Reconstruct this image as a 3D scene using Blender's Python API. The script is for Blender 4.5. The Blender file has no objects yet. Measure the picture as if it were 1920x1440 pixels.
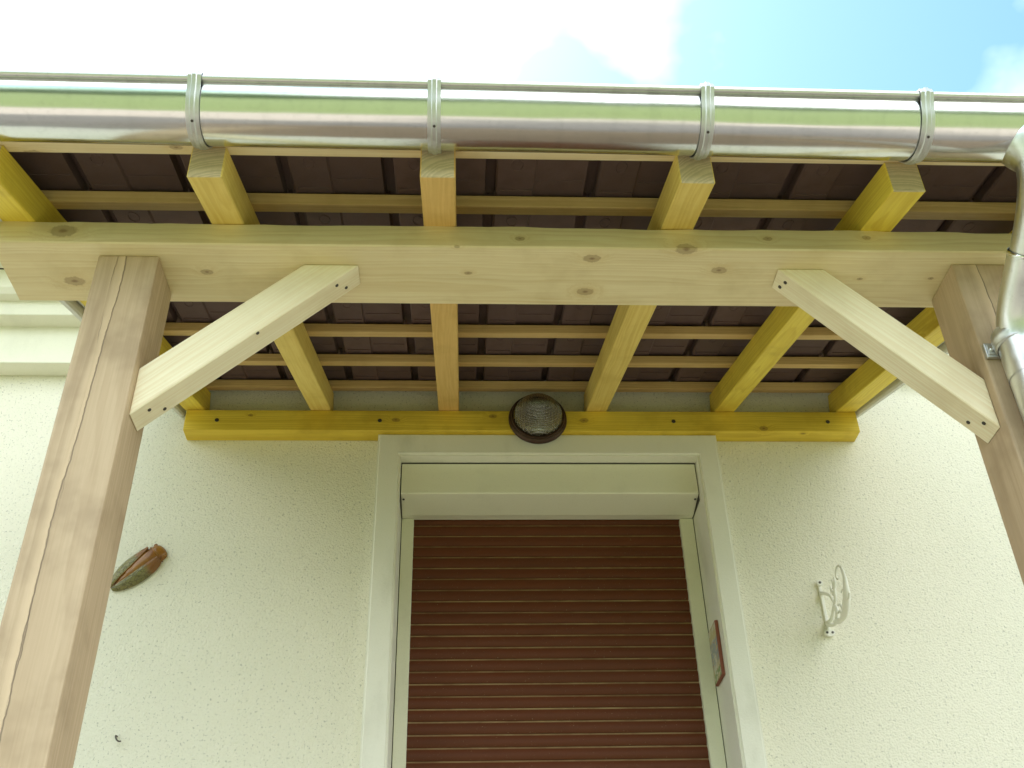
import bpy, bmesh, math, random
from mathutils import Vector, Matrix
random.seed(7)
sc = bpy.context.scene
COL = sc.collection
R = math.radians

# ------------------------------------------------------------------ camera
cd = bpy.data.cameras.new('camera'); cam = bpy.data.objects.new('camera', cd); COL.objects.link(cam)
PITCH, YAW, ROLL, FPX = 0.6199, 0.0574, -0.0288, 2025.9
CAM = Vector((-0.2952, -3.1224, 1.6076))
fw = Vector((math.sin(YAW)*math.cos(PITCH), math.cos(YAW)*math.cos(PITCH), math.sin(PITCH)))
rt = Vector((math.cos(YAW), -math.sin(YAW), 0)); up = rt.cross(fw)
r2 = rt*math.cos(ROLL)+up*math.sin(ROLL); u2 = -rt*math.sin(ROLL)+up*math.cos(ROLL)
cam.matrix_world = Matrix(((r2.x, u2.x, -fw.x, CAM.x), (r2.y, u2.y, -fw.y, CAM.y), (r2.z, u2.z, -fw.z, CAM.z), (0, 0, 0, 1)))
cd.sensor_width = 36; cd.lens = FPX*36/1920; cd.clip_start = .02; cd.clip_end = 3000
sc.camera = cam

# ------------------------------------------------------------------ light
SUN_EL, SUN_AZ = 62, -28            # azimuth measured from +y (behind the house) towards +x
def mkworld():
    w = bpy.data.worlds.new('World'); sc.world = w; w.use_nodes = True
    nt = w.node_tree; nt.nodes.clear(); L = nt.links.new
    out = nt.nodes.new('ShaderNodeOutputWorld'); bg = nt.nodes.new('ShaderNodeBackground')
    sky = nt.nodes.new('ShaderNodeTexSky'); sky.sky_type = 'NISHITA'; sky.sun_disc = False
    sky.sun_elevation = R(SUN_EL); sky.sun_rotation = R(SUN_AZ); sky.air_density = 1.5; sky.dust_density = 1.3; sky.ozone_density = .5
    tc = nt.nodes.new('ShaderNodeTexCoord')
    mp = nt.nodes.new('ShaderNodeMapping'); mp.inputs['Location'].default_value = (CLOUD[0], CLOUD[1], CLOUD[2]); mp.inputs['Scale'].default_value = (1, 1, 1.3)
    nz = nt.nodes.new('ShaderNodeTexNoise'); nz.inputs['Scale'].default_value = 2.3; nz.inputs['Detail'].default_value = 6; nz.inputs['Roughness'].default_value = .46
    cr = nt.nodes.new('ShaderNodeValToRGB'); cr.color_ramp.elements[0].position = CLOUD[3]; cr.color_ramp.elements[1].position = CLOUD[4]
    mx = nt.nodes.new('ShaderNodeMix'); mx.data_type = 'RGBA'; mx.inputs['B'].default_value = (20, 20.2, 20.5, 1)
    bg.inputs['Strength'].default_value = .06
    L(tc.outputs['Generated'], mp.inputs['Vector']); L(mp.outputs['Vector'], nz.inputs['Vector']); L(nz.outputs['Fac'], cr.inputs['Fac'])
    L(cr.outputs['Color'], mx.inputs['Factor']); tn = nt.nodes.new('ShaderNodeMix'); tn.data_type = 'RGBA'; tn.blend_type = 'MULTIPLY'; tn.inputs['Factor'].default_value = 1; tn.inputs['B'].default_value = (.80, 1.12, 1.04, 1); L(sky.outputs['Color'], tn.inputs['A']); L(tn.outputs['Result'], mx.inputs['A']); L(mx.outputs['Result'], bg.inputs['Color']); L(bg.outputs['Background'], out.inputs['Surface'])
CLOUD = (19.06, 10.8, 13.6, .395, .60)
mkworld()
sd = bpy.data.lights.new('sun', 'SUN'); sun = bpy.data.objects.new('sun', sd); COL.objects.link(sun)
sd.energy = 2.2; sd.angle = R(4); sd.color = (1, .95, .86)
sdir = Vector((math.sin(R(SUN_AZ))*math.cos(R(SUN_EL)), math.cos(R(SUN_AZ))*math.cos(R(SUN_EL)), math.sin(R(SUN_EL))))
sun.rotation_euler = sdir.to_track_quat('Z', 'Y').to_euler(); sun.location = sdir*30
sc.view_settings.view_transform = 'Standard'; sc.view_settings.look = 'None'; sc.view_settings.exposure = 1.82; sc.view_settings.gamma = 1
sc.view_settings.use_curve_mapping = False
sc.render.engine = 'CYCLES'
sc.cycles.max_bounces = 10; sc.cycles.diffuse_bounces = 6

# ------------------------------------------------------------------ node helpers
class NT:
    def __init__(s, name):
        s.m = bpy.data.materials.new(name); s.m.use_nodes = True; s.t = s.m.node_tree; s.t.nodes.clear()
        s.out = s.n('ShaderNodeOutputMaterial'); s.b = s.n('ShaderNodeBsdfPrincipled'); s.l(s.b.outputs[0], s.out.inputs['Surface'])
    def n(s, k, **kw):
        x = s.t.nodes.new(k)
        for a, v in kw.items(): setattr(x, a, v)
        return x
    def l(s, a, b): s.t.links.new(a, b)
    def put(s, sock, v):
        if hasattr(v, 'links'): s.l(v, sock)
        else: sock.default_value = v
    def math(s, op, a, b=0.0, c=None, clamp=False):
        x = s.n('ShaderNodeMath', operation=op, use_clamp=clamp); s.put(x.inputs[0], a); s.put(x.inputs[1], b)
        if c is not None: s.put(x.inputs[2], c)
        return x.outputs[0]
    def coord(s, k='Object'): return s.n('ShaderNodeTexCoord').outputs[k]
    def mapping(s, v, scale=(1, 1, 1), loc=(0, 0, 0)):
        x = s.n('ShaderNodeMapping'); s.put(x.inputs['Vector'], v); s.put(x.inputs['Scale'], scale); s.put(x.inputs['Location'], loc); return x.outputs[0]
    def noise(s, v, scale, detail=3, rough=.5, dist=0):
        x = s.n('ShaderNodeTexNoise'); s.put(x.inputs['Vector'], v); x.inputs['Scale'].default_value = scale; x.inputs['Detail'].default_value = detail
        x.inputs['Roughness'].default_value = rough; x.inputs['Distortion'].default_value = dist; return x.outputs['Fac']
    def voro(s, v, scale, feature='F1'):
        x = s.n('ShaderNodeTexVoronoi', feature=feature); s.put(x.inputs['Vector'], v); x.inputs['Scale'].default_value = scale; return x
    def rng(s, v, a, b, c=0., d=1., smooth=True):
        x = s.n('ShaderNodeMapRange'); x.interpolation_type = 'SMOOTHSTEP' if smooth else 'LINEAR'
        for i, q in enumerate((v, a, b, c, d)): s.put(x.inputs[i], q)
        return x.outputs[0]
    def mix(s, f, a, b, blend='MIX'):
        x = s.n('ShaderNodeMix', data_type='RGBA', blend_type=blend); s.put(x.inputs['Factor'], f); 
        for k, v in (('A', a), ('B', b)):
            if not hasattr(v, 'links') and len(v) == 3: v = (*v, 1)
            s.put(x.inputs[k], v)
        return x.outputs['Result']
    def bump(s, h, dist=.001, strength=1):
        x = s.n('ShaderNodeBump'); x.inputs['Distance'].default_value = dist; x.inputs['Strength'].default_value = strength; s.put(x.inputs['Height'], h)
        s.l(x.outputs[0], s.b.inputs['Normal']); return x
    def set(s, **kw):
        for k, v in kw.items():
            k = k.replace('_', ' ')
            if k == 'Base Color' and not hasattr(v, 'links') and len(v) == 3: v = (*v, 1)
            s.put(s.b.inputs[k], v)
        return s.m

def wood(name, light, dark, knot, contrast=.45, knots=.3, ring=.009, rough=.62, crack=None, stain=.3, kscale=(2.4, 7, 7), spots=(), endc=(.66, .54, .33)):
    """solid pine texture: growth rings round a pith that runs along local x, fibres, knots, sawn end grain"""
    m = NT(name); co = m.coord(); rnd = m.n('ShaderNodeObjectInfo').outputs['Random']
    sx = m.n('ShaderNodeSeparateXYZ'); m.l(co, sx.inputs[0])
    off = m.n('ShaderNodeCombineXYZ'); m.l(m.math('MULTIPLY', rnd, 37.), off.inputs[0]); m.l(m.math('MULTIPLY', rnd, 11.), off.inputs[1])
    va = m.n('ShaderNodeVectorMath', operation='ADD'); m.l(co, va.inputs[0]); m.l(off.outputs[0], va.inputs[1]); v = va.outputs[0]
    kv = m.voro(m.mapping(v, kscale), 1.0); kd = kv.outputs['Distance']
    ks = m.n('ShaderNodeSeparateColor'); m.l(kv.outputs['Color'], ks.inputs[0])
    kon = m.math('GREATER_THAN', ks.outputs[0], 1-knots)
    kr = m.math('MULTIPLY_ADD', ks.outputs[1], .07, .035)
    kin = m.math('MULTIPLY', m.rng(kd, m.math('MULTIPLY', kr, .5), kr, 1, 0), kon)
    khalo = m.math('MULTIPLY', m.rng(kd, .02, .38, 1, 0), kon)
    jit = m.math('MULTIPLY_ADD', m.noise(co, 140, 3, .6), .7, .65)
    for (x, y, z, rr) in spots:
        a = m.n('ShaderNodeVectorMath', operation='SUBTRACT'); m.l(co, a.inputs[0]); a.inputs[1].default_value = (x, y, z)
        b = m.n('ShaderNodeVectorMath', operation='MULTIPLY'); m.l(a.outputs[0], b.inputs[0]); b.inputs[1].default_value = (.62/rr, 1/rr, 1/rr)
        c = m.n('ShaderNodeVectorMath', operation='LENGTH'); m.l(b.outputs[0], c.inputs[0]); d = m.math('MULTIPLY', c.outputs['Value'], jit)
        core = m.math('SUBTRACT', 1.0, m.math('MULTIPLY', m.math('MULTIPLY', m.rng(d, .12, .5, 0, 1), m.rng(d, .75, 1.0, 1, 0)), .45))
        kin = m.math('MAXIMUM', kin, m.math('MULTIPLY', m.rng(d, .7, 1.25, 1, 0), core)); khalo = m.math('MAXIMUM', khalo, m.rng(d, .6, 3.2, 1, 0))
    w1 = m.math('MULTIPLY_ADD', m.noise(m.mapping(v, (.9, 4, 4)), 1, 3), .075, -.037)
    w2 = m.math('MULTIPLY_ADD', m.noise(m.mapping(v, (.8, 3.5, 3.5), (9, 3, 1)), 1, 3), .075, -.037)
    w3 = m.math('MULTIPLY_ADD', m.noise(m.mapping(v, (9, 60, 60)), 1, 2), .005, -.0025)
    py = m.math('MULTIPLY_ADD', m.math('FRACT', m.math('MULTIPLY', rnd, 7.3)), .12, -.06)
    pz = m.math('MULTIPLY_ADD', m.math('FRACT', m.math('MULTIPLY', rnd, 5.1)), .06, .02)
    a = m.math('ADD', m.math('SUBTRACT', sx.outputs[1], py), w1); b = m.math('ADD', m.math('ADD', sx.outputs[2], pz), w2)
    r = m.math('SQRT', m.math('ADD', m.math('MULTIPLY', a, a), m.math('MULTIPLY', b, b)))
    r = m.math('ADD', m.math('ADD', r, w3), m.math('MULTIPLY', khalo, .014))
    ph = m.math('FRACT', m.math('DIVIDE', m.math('ADD', r, m.math('MULTIPLY', m.math('SINE', m.math('MULTIPLY', r, 190.)), .003)), ring))
    rings = m.math('MULTIPLY', m.rng(ph, .1, .82, 0, 1), m.rng(ph, .84, 1.0, 1, 0))
    geo = m.n('ShaderNodeNewGeometry'); vt = m.n('ShaderNodeVectorTransform'); vt.vector_type = 'NORMAL'; vt.convert_from = 'WORLD'; vt.convert_to = 'OBJECT'; m.l(geo.outputs['True Normal'], vt.inputs[0])
    nx = m.n('ShaderNodeSeparateXYZ'); m.l(vt.outputs[0], nx.inputs[0]); end = m.math('GREATER_THAN', m.math('ABSOLUTE', nx.outputs[0]), .75)
    fib = m.noise(m.mapping(v, (4, 190, 190)), 1, 4, .65)
    big = m.noise(m.mapping(v, (1.3, 8, 8)), 1, 4, .6); blot = m.noise(v, 5.5, 4, .6)
    amt = m.math('MULTIPLY', m.rng(big, .3, .65, .35, 1), contrast)
    c = m.mix(m.math('MULTIPLY', rings, amt), light, dark)
    c = m.mix(m.rng(fib, .35, .75, 0, .4), c, dark)
    c = m.mix(m.rng(big, .45, .75, 0, stain), c, tuple(x*.72 for x in dark))
    c = m.mix(m.rng(blot, .48, .72, 0, stain*1.2), c, tuple(x*.8 for x in dark))
    c = m.mix(m.math('MULTIPLY', khalo, .35), c, dark)
    ce = m.mix(m.math('MULTIPLY', rings, .45), endc, tuple(x*.5 for x in endc)); ce = m.mix(m.rng(m.noise(co, 60, 4, .7), .4, .75, 0, .4), ce, tuple(x*.7 for x in endc))
    c = m.mix(end, c, ce)
    c = m.mix(m.math('MULTIPLY', kin, .85), c, knot)
    h = m.math('ADD', m.math('MULTIPLY', rings, .5), m.math('MULTIPLY', fib, .6))
    if crack:
        cy, cw = crack
        for q, (ofs, thr) in enumerate(((0, .25), (.009, .47))):
            wob = m.math('ADD', m.math('MULTIPLY_ADD', m.noise(m.mapping(v, (1.1, 0, 0), (3*q, 0, 0)), 1, 2, .5), .07, cy-.035+ofs), m.math('MULTIPLY_ADD', m.noise(m.mapping(v, (16, 0, 0), (q, 0, 0)), 1, 3, .6), .010, -.005))
            dd = m.math('ABSOLUTE', m.math('SUBTRACT', sx.outputs[1], wob))
            wid = m.math('MULTIPLY', m.rng(m.noise(m.mapping(v, (3.5, 0, 0), (4+q*5, 0, 0)), 1, 3), thr, thr+.18, .02, 1), cw)
            ck = m.rng(dd, 0, m.math('MULTIPLY', wid, 1.9), 1, 0)
            if q == 0:
                soft = m.rng(m.math('SUBTRACT', sx.outputs[1], wob), .001, .022, .75, 0); soft = m.math('MULTIPLY', soft, m.math('GREATER_THAN', m.math('SUBTRACT', sx.outputs[1], wob), 0)); c = m.mix(soft, c, tuple(min(1, x*1.2) for x in light))
            c = m.mix(m.math('MULTIPLY', ck, .8), c, tuple(x*.38 for x in dark)); h = m.math('SUBTRACT', h, m.math('MULTIPLY', ck, 5))
    m.bump(h, .0007, .6)
    return m.set(Base_Color=c, Roughness=m.math('MULTIPLY_ADD', fib, .2, rough-.1))

BEAM_KNOTS = [(.0651, -.0623, 0, .011), (.3473, -.0285, 0, .010), (.0607, .047, 0, .011), (-1.0521, .0262, 0, .013), (-.7627, -.0075, 0, .008), (-.2002, -.012, 0, .005), (.6676, -.0047, 0, .004), (.8265, -.0087, 0, .004),
              (-1.0491, -.0953, .0344, .016), (.2643, -.093, .002, .013), (-.0906, -.0953, .0259, .006), (.4457, -.0953, .0338, .006), (.6636, -.0953, .0402, .006), (-.2244, -.0953, .0, .004)]
LEDGER_KNOTS = [(-.4416, -.034, .0428, .008), (-.1132, -.034, .0593, .008), (.1975, -.034, .043, .009), (.8126, -.034, .0124, .009), (-.93, -.034, .06, .005), (.95, -.02, 0, .005)]
M = {}
M['beam'] = wood('pale_pine', (.82, .715, .45), (.67, .52, .25), (.22, .13, .06), .5, .0, .011, spots=BEAM_KNOTS)
M['rafter'] = wood('yellow_pine', (.86, .70, .09), (.64, .45, .035), (.17, .07, .02), .65, .22, stain=.45)
M['rafter_orange'] = wood('orange_pine', (.80, .55, .19), (.64, .39, .09), (.17, .07, .02), .4, .15)
M['rafter_pale'] = wood('pale_sawn_pine', (.85, .68, .20), (.68, .47, .08), (.17, .07, .02), .5, .25)
M['brace'] = wood('planed_pine', (.90, .83, .62), (.78, .63, .39), (.24, .12, .05), .6, .12, .010, kscale=(3, 9, 9))
M['batten'] = wood('rough_batten', (.66, .48, .20), (.48, .31, .10), (.15, .06, .02), .5, .3, kscale=(3, 14, 14))
M['ledger'] = wood('yellow_ledger', (.84, .64, .075), (.62, .42, .03), (.16, .065, .02), .7, .0, .011, stain=.5, spots=LEDGER_KNOTS)
M['post'] = wood('weathered_larch', (.56, .425, .28), (.41, .29, .175), (.16, .08, .04), .55, .1, ring=.014, crack=(.010, .0011), stain=.5)

def stucco():
    m = NT('roughcast_render'); co = m.coord()
    n1 = m.noise(co, 150, 3, .6); n2 = m.noise(co, 60, 2, .5); vo = m.voro(co, 170).outputs['Distance']
    h = m.math('ADD', m.math('MULTIPLY', n1, 1.0), m.math('MULTIPLY', n2, .5)); h = m.math('SUBTRACT', h, m.math('MULTIPLY', vo, .45))
    spk = m.math('MULTIPLY', m.rng(m.noise(m.mapping(co, (1, 1, 1), (5, 2, 7)), 135, 2, .6), .585, .665, 0, 1), m.rng(n2, .38, .58, .3, 1))
    big = m.noise(co, 1.6, 4, .55)
    c = m.mix(m.rng(big, .35, .7, 0, .5), (.84, .815, .68), (.80, .775, .63))
    c = m.mix(m.math('MULTIPLY', spk, .6), c, (.34, .33, .27))
    m.bump(h, .0042, .7)
    return m.set(Base_Color=c, Roughness=.92)
M['stucco'] = stucco()
def plaster(name, col, stain=(.45, .44, .34), amt=.3, rough=.8):
    m = NT(name); co = m.coord()
    big = m.noise(m.mapping(co, (2, 2, .9)), 3, 5, .6); f = m.noise(co, 160, 3, .6)
    c = m.mix(m.rng(big, .5, .8, 0, amt), col, stain); c = m.mix(m.rng(f, .55, .8, 0, .15), c, stain)
    m.bump(m.math('ADD', f, m.math('MULTIPLY', m.noise(co, 18, 3), .6)), .0012, .6)
    return m.set(Base_Color=c, Roughness=rough)
M['casing'] = plaster('painted_cement', (.82, .81, .71), amt=.42)
M['cornice'] = plaster('cornice_render', (.84, .83, .68), amt=.2)
def enamel(name, col, rough=.35, dirt=.12, dcol=(.35, .33, .24)):
    m = NT(name); co = m.coord(); n = m.noise(co, 7, 5, .65); f = m.noise(co, 260, 2)
    c = m.mix(m.rng(n, .5, .75, 0, dirt), col, dcol); c = m.mix(m.rng(f, .62, .7, 0, dirt), c, dcol)
    m.bump(n, .0008, .3)
    return m.set(Base_Color=c, Roughness=m.math('MULTIPLY_ADD', n, .25, rough-.1))
M['box'] = enamel('cream_shutter_box', (.82, .81, .67), .38)
M['rail'] = enamel('cream_guide_rail', (.78, .78, .62), .4)
def slatmat():
    m = NT('brown_shutter_slat'); co = m.coord(); rnd = m.n('ShaderNodeObjectInfo').outputs['Random']
    off = m.n('ShaderNodeCombineXYZ'); m.l(m.math('MULTIPLY', rnd, 50.), off.inputs[0])
    va = m.n('ShaderNodeVectorMath', operation='ADD'); m.l(co, va.inputs[0]); m.l(off.outputs[0], va.inputs[1]); v = va.outputs[0]
    n = m.noise(m.mapping(v, (2, 20, 20)), 1, 4, .6); sp = m.noise(m.mapping(v, (1, 1, 1.5)), 190, 2, .6)
    c = m.mix(m.rng(n, .35, .75, 0, .6), (.125, .034, .012), (.095, .029, .011))
    zz = m.n('ShaderNodeSeparateXYZ'); m.l(co, zz.inputs[0]); lip_light = m.math('MULTIPLY', m.rng(zz.outputs[2], .0300, .0335, 0, 1), m.rng(zz.outputs[2], .0368, .0380, 1, 0))  # light catching the slat's lip, painted into the colour as a pale strip
    c = m.mix(m.math('MULTIPLY', lip_light, m.math('MULTIPLY', m.rng(m.noise(m.mapping(v, (7, 1, 1)), 1, 4, .7), 0.3, .65, .4, .95), m.rng(rnd, 0, 1, .6, 1.0))), c, (.46, .33, .17))
    c = m.mix(m.rng(sp, .69, .76, 0, .6), c, (.42, .36, .24))
    m.bump(sp, .0004, .3)
    return m.set(Base_Color=c, Roughness=m.math('MULTIPLY_ADD', n, .2, .45), Specular_IOR_Level=.28)
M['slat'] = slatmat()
def zinc(name, base=(.80, .82, .82), r0=.11, wav=1.1):
    m = NT(name); co = m.coord()
    n = m.noise(m.mapping(co, (.8, 5, 5)), 1, 2, .4); f = m.noise(co, 90, 4, .6); s = m.noise(m.mapping(co, (1, 30, 30)), 2, 3)
    c = m.mix(m.rng(f, .5, .75, 0, .35), base, tuple(x*.72 for x in base))
    m.bump(m.math('ADD', n, m.math('MULTIPLY', m.noise(m.mapping(co, (2.6, 16, 16)), 1, 2), .35)), .006*wav, .5)
    st = m.noise(m.mapping(co, (22, 2.5, 2.5)), 1, 4, .6); c = m.mix(m.rng(st, .5, .75, 0, .3), c, tuple(x*.66 for x in base))
    return m.set(Base_Color=c, Metallic=1.0, Roughness=m.math('ADD', m.math('MULTIPLY', s, .16), m.math('MULTIPLY_ADD', f, .08, r0-.04)))
M['zinc'] = zinc('bright_zinc')
M['bracket'] = zinc('galvanised_steel', (.66, .68, .68), .36, .3)
M['pipe'] = zinc('dull_zinc', (.76, .78, .78), .27, .5)
M['trim'] = zinc('grey_trim', (.70, .71, .70), .30, .2)
M['verge'] = enamel('pale_verge_metal', (.66, .66, .58), .35)
M['screw'] = NT('dark_screw').set(Base_Color=(.09, .08, .07), Metallic=.7, Roughness=.5)
M['steel'] = NT('bright_screw').set(Base_Color=(.7, .7, .7), Metallic=1., Roughness=.25)
def tilemat():
    m = NT('brown_clay_tile'); co = m.coord(); rnd = m.n('ShaderNodeObjectInfo').outputs['Random']
    n = m.noise(co, 22, 5, .6); f = m.noise(co, 240, 3, .6)
    a = m.mix(rnd, (.14, .088, .078), (.105, .068, .062))
    c = m.mix(m.rng(n, .35, .75, 0, .6), a, (.10, .06, .05)); c = m.mix(m.rng(f, .6, .8, 0, .3), c, (.19, .125, .10))
    m.bump(m.math('ADD', f, n), .001, .5)
    return m.set(Base_Color=c, Roughness=.85)
M['tile'] = tilemat()

# ------------------------------------------------------------------ mesh helpers
def mobj(name, bm, mat, parent=None, mat4=None, smooth=False):
    me = bpy.data.meshes.new(name); bm.normal_update(); bm.to_mesh(me); bm.free()
    if mat: me.materials.append(mat)
    if smooth:
        for p in me.polygons: p.use_smooth = True
        if smooth is not True: me.set_sharp_from_angle(angle=R(smooth))
    o = bpy.data.objects.new(name, me); COL.objects.link(o)
    place(o, parent, mat4); return o
def place(o, parent, mat4=None):
    o.matrix_world = mat4 or Matrix()
    if parent:
        o.parent = parent
        o.matrix_parent_inverse = WM[parent.name].inverted()
    WM[o.name] = (mat4 or Matrix()).copy()
WM = {}
def empty(name, loc, label, cat, group=None):
    o = bpy.data.objects.new(name, None); COL.objects.link(o); o.location = loc; o.empty_display_size = .1
    WM[o.name] = Matrix.Translation(loc); tag(o, label, cat, group); return o
def tag(o, label=None, cat=None, group=None, kind=None):
    for k, v in (('label', label), ('category', cat), ('group', group), ('kind', kind)):
        if v: o[k] = v
    return o
def share(src, name, parent, mat4):
    o = bpy.data.objects.new(name, src.data); COL.objects.link(o); place(o, parent, mat4); return o
def bx(bm, x0, x1, y0, y1, z0, z1, bev=0, seg=1):
    r = bmesh.ops.create_cube(bm, size=1); vs = r['verts']
    for v in vs: v.co = Vector(((x0+x1)/2+v.co.x*(x1-x0), (y0+y1)/2+v.co.y*(y1-y0), (z0+z1)/2+v.co.z*(z1-z0)))
    if bev:
        es = list({e for v in vs for e in v.link_edges}); bmesh.ops.bevel(bm, geom=es, offset=bev, segments=seg, affect='EDGES', profile=.6)
    return bm
def prism(bm, poly, axis, a, b, bev=0):
    """extrude a 2-D polygon along an axis ('x': poly is (y,z), 'y': poly is (x,z))"""
    def P(t, q): return Vector((t, q[0], q[1])) if axis == 'x' else Vector((q[0], t, q[1])) if axis == 'y' else Vector((q[0], q[1], t))
    A = [bm.verts.new(P(a, q)) for q in poly]; B = [bm.verts.new(P(b, q)) for q in poly]; n = len(poly)
    fs = [bm.faces.new(A), bm.faces.new(B[::-1])]
    for i in range(n): fs.append(bm.faces.new((A[i], B[i], B[(i+1) % n], A[(i+1) % n])))
    bmesh.ops.recalc_face_normals(bm, faces=bm.faces[:])
    if bev: bmesh.ops.bevel(bm, geom=list({e for f in fs for e in f.edges}), offset=bev, segments=1, affect='EDGES')
    return bm
def sheet(bm, prof, axis, a, b, th, n=1):
    """open profile thickened by th to one side, swept along x as a closed shell"""
    P = [Vector((y, z)) for y, z in prof]; off = []
    for k, p in enumerate(P):
        d = (P[min(k+1, len(P)-1)]-P[max(k-1, 0)]).normalized(); off.append(p+Vector((-d.y, d.x))*th)
    loop = P+off[::-1]; m = len(loop); rows = []
    for i in range(n+1):
        t = a+(b-a)*i/n; rows.append([bm.verts.new((t, q.x, q.y)) for q in loop])
    for r0, r1 in zip(rows, rows[1:]):
        for k in range(m): bm.faces.new((r0[k], r1[k], r1[(k+1) % m], r0[(k+1) % m]))
    bm.faces.new(rows[0]); bm.faces.new(rows[-1][::-1])
    bmesh.ops.recalc_face_normals(bm, faces=bm.faces[:])
    return bm
def tube(bm, pts, rad, seg=16, cap=True):
    pts = [Vector(p) for p in pts]; rads = rad if isinstance(rad, (list, tuple)) else [rad]*len(pts); rings = []; prev = None
    for i, p in enumerate(pts):
        d = (pts[min(i+1, len(pts)-1)]-pts[max(i-1, 0)]).normalized()
        if prev is None: prev = d.orthogonal().normalized()
        a = (prev-d*prev.dot(d)).normalized(); prev = a; b = d.cross(a)
        rings.append([bm.verts.new(p+(a*math.cos(t)+b*math.sin(t))*rads[i]) for t in [2*math.pi*k/seg for k in range(seg)]])
    for i in range(len(rings)-1):
        for k in range(seg): bm.faces.new((rings[i][k], rings[i][(k+1) % seg], rings[i+1][(k+1) % seg], rings[i+1][k]))
    if cap: bm.faces.new(rings[0][::-1]); bm.faces.new(rings[-1])
    return bm
def lathe(bm, prof, seg=48, origin=(0, 0, 0)):
    """profile of (radius, out) revolved about -y through origin"""
    o = Vector(origin); rings = []
    for r_, d in prof:
        if r_ < 1e-6: rings.append([bm.verts.new(o+Vector((0, -d, 0)))])
        else: rings.append([bm.verts.new(o+Vector((r_*math.cos(t), -d, r_*math.sin(t)))) for t in [2*math.pi*k/seg for k in range(seg)]])
    for A, B in zip(rings, rings[1:]):
        for k in range(seg):
            k2 = (k+1) % seg
            if len(A) == 1: bm.faces.new((A[0], B[k2], B[k]))
            elif len(B) == 1: bm.faces.new((A[k], A[k2], B[0]))
            else: bm.faces.new((A[k], A[k2], B[k2], B[k]))
    bmesh.ops.recalc_face_normals(bm, faces=bm.faces[:])
    return bm
def catmull(pts, n=6):
    P = [Vector(p) for p in pts]; P = [P[0]*2-P[1]]+P+[P[-1]*2-P[-2]]; o = []
    for i in range(1, len(P)-2):
        for k in range(n):
            t = k/n; a, b, c, d = P[i-1], P[i], P[i+1], P[i+2]
            o.append(.5*((2*b)+(c-a)*t+(2*a-5*b+4*c-d)*t*t+(3*b-a-3*c+d)*t**3))
    o.append(P[-2]); return o
def frame(origin, xax, zhint=(0, 0, 1)):
    x = Vector(xax).normalized(); y = Vector(zhint).cross(x).normalized(); z = x.cross(y)
    o = Vector(origin)
    return Matrix(((x.x, y.x, z.x, o.x), (x.y, y.y, z.y, o.y), (x.z, y.z, z.z, o.z), (0, 0, 0, 1)))
def timber(name, p0, p1, w, z0, z1, mat, parent, bev=.0025, zh=(0, 0, 1)):
    """squared timber: axis p0->p1, width w across, z0..z1 measured up from the axis"""
    p0, p1 = Vector(p0), Vector(p1); L = (p1-p0).length; bm = bmesh.new()
    bx(bm, -L/2, L/2, -w/2, w/2, z0, z1, bev)
    return mobj(name, bm, mat, parent, frame((p0+p1)/2, p1-p0, zh))
def screws(pts, normal, parent, r=.0045, mat='screw', out=.0012):
    for p in pts:
        bm = bmesh.new(); n = Vector(normal).normalized()
        lathe(bm, [(r, 0), (r, out), (r*.8, out+.0008), (r*.35, out+.0008), (.0, out-.0006)], 12)
        mobj('screw', bm, M[mat], parent, Matrix.Translation(p) @ Vector((0, -1, 0)).rotation_difference(n).to_matrix().to_4x4())

# ------------------------------------------------------------------ setting
def ground_mats():
    m = NT('lawn_ground'); co = m.coord(); n = m.noise(co, .9, 5, .6); f = m.noise(co, 45, 4, .7)
    M['lawn'] = m.set(Base_Color=m.mix(m.rng(f, .3, .7), m.mix(n, (.125, .165, .06), (.165, .195, .08)), (.08, .105, .035)), Roughness=.95)
    m = NT('gravel_yard'); co = m.coord(); v = m.voro(co, 38); n = m.noise(co, 1.3, 4, .6)
    c = m.mix(m.rng(n, .3, .7), (.38, .345, .30), (.32, .29, .25)); c = m.mix(m.rng(v.outputs['Distance'], .25, .6, 0, .6), c, (.18, .15, .12))
    m.bump(m.math('SUBTRACT', 1, v.outputs['Distance']), .012, .7); M['gravel'] = m.set(Base_Color=c, Roughness=.95)
    M['concrete'] = plaster('landing_concrete', (.27, .20, .13), (.19, .14, .09))
ground_mats()
bm = bmesh.new(); bx(bm, -400, 400, -400, 400, -.3, 0); tag(mobj('ground', bm, M['lawn']), kind='structure')
bm = bmesh.new(); bx(bm, -9, 9, -3.9, -.01, -.1, .02); tag(mobj('gravel_yard', bm, M['gravel']), kind='structure')
LAND = 1.40
bm = bmesh.new(); bx(bm, -1.35, 1.15, -1.62, -.004, .021, LAND, .01); tag(mobj('landing', bm, M['concrete']), kind='structure')
bm = bmesh.new()
for i in range(7):
    bx(bm, 1.153+i*.28, 1.153+(i+1)*.28-.001, -1.5, -.004, .021, LAND-.175*(i+1), .008)
tag(mobj('steps', bm, M['concrete']), kind='structure')

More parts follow.
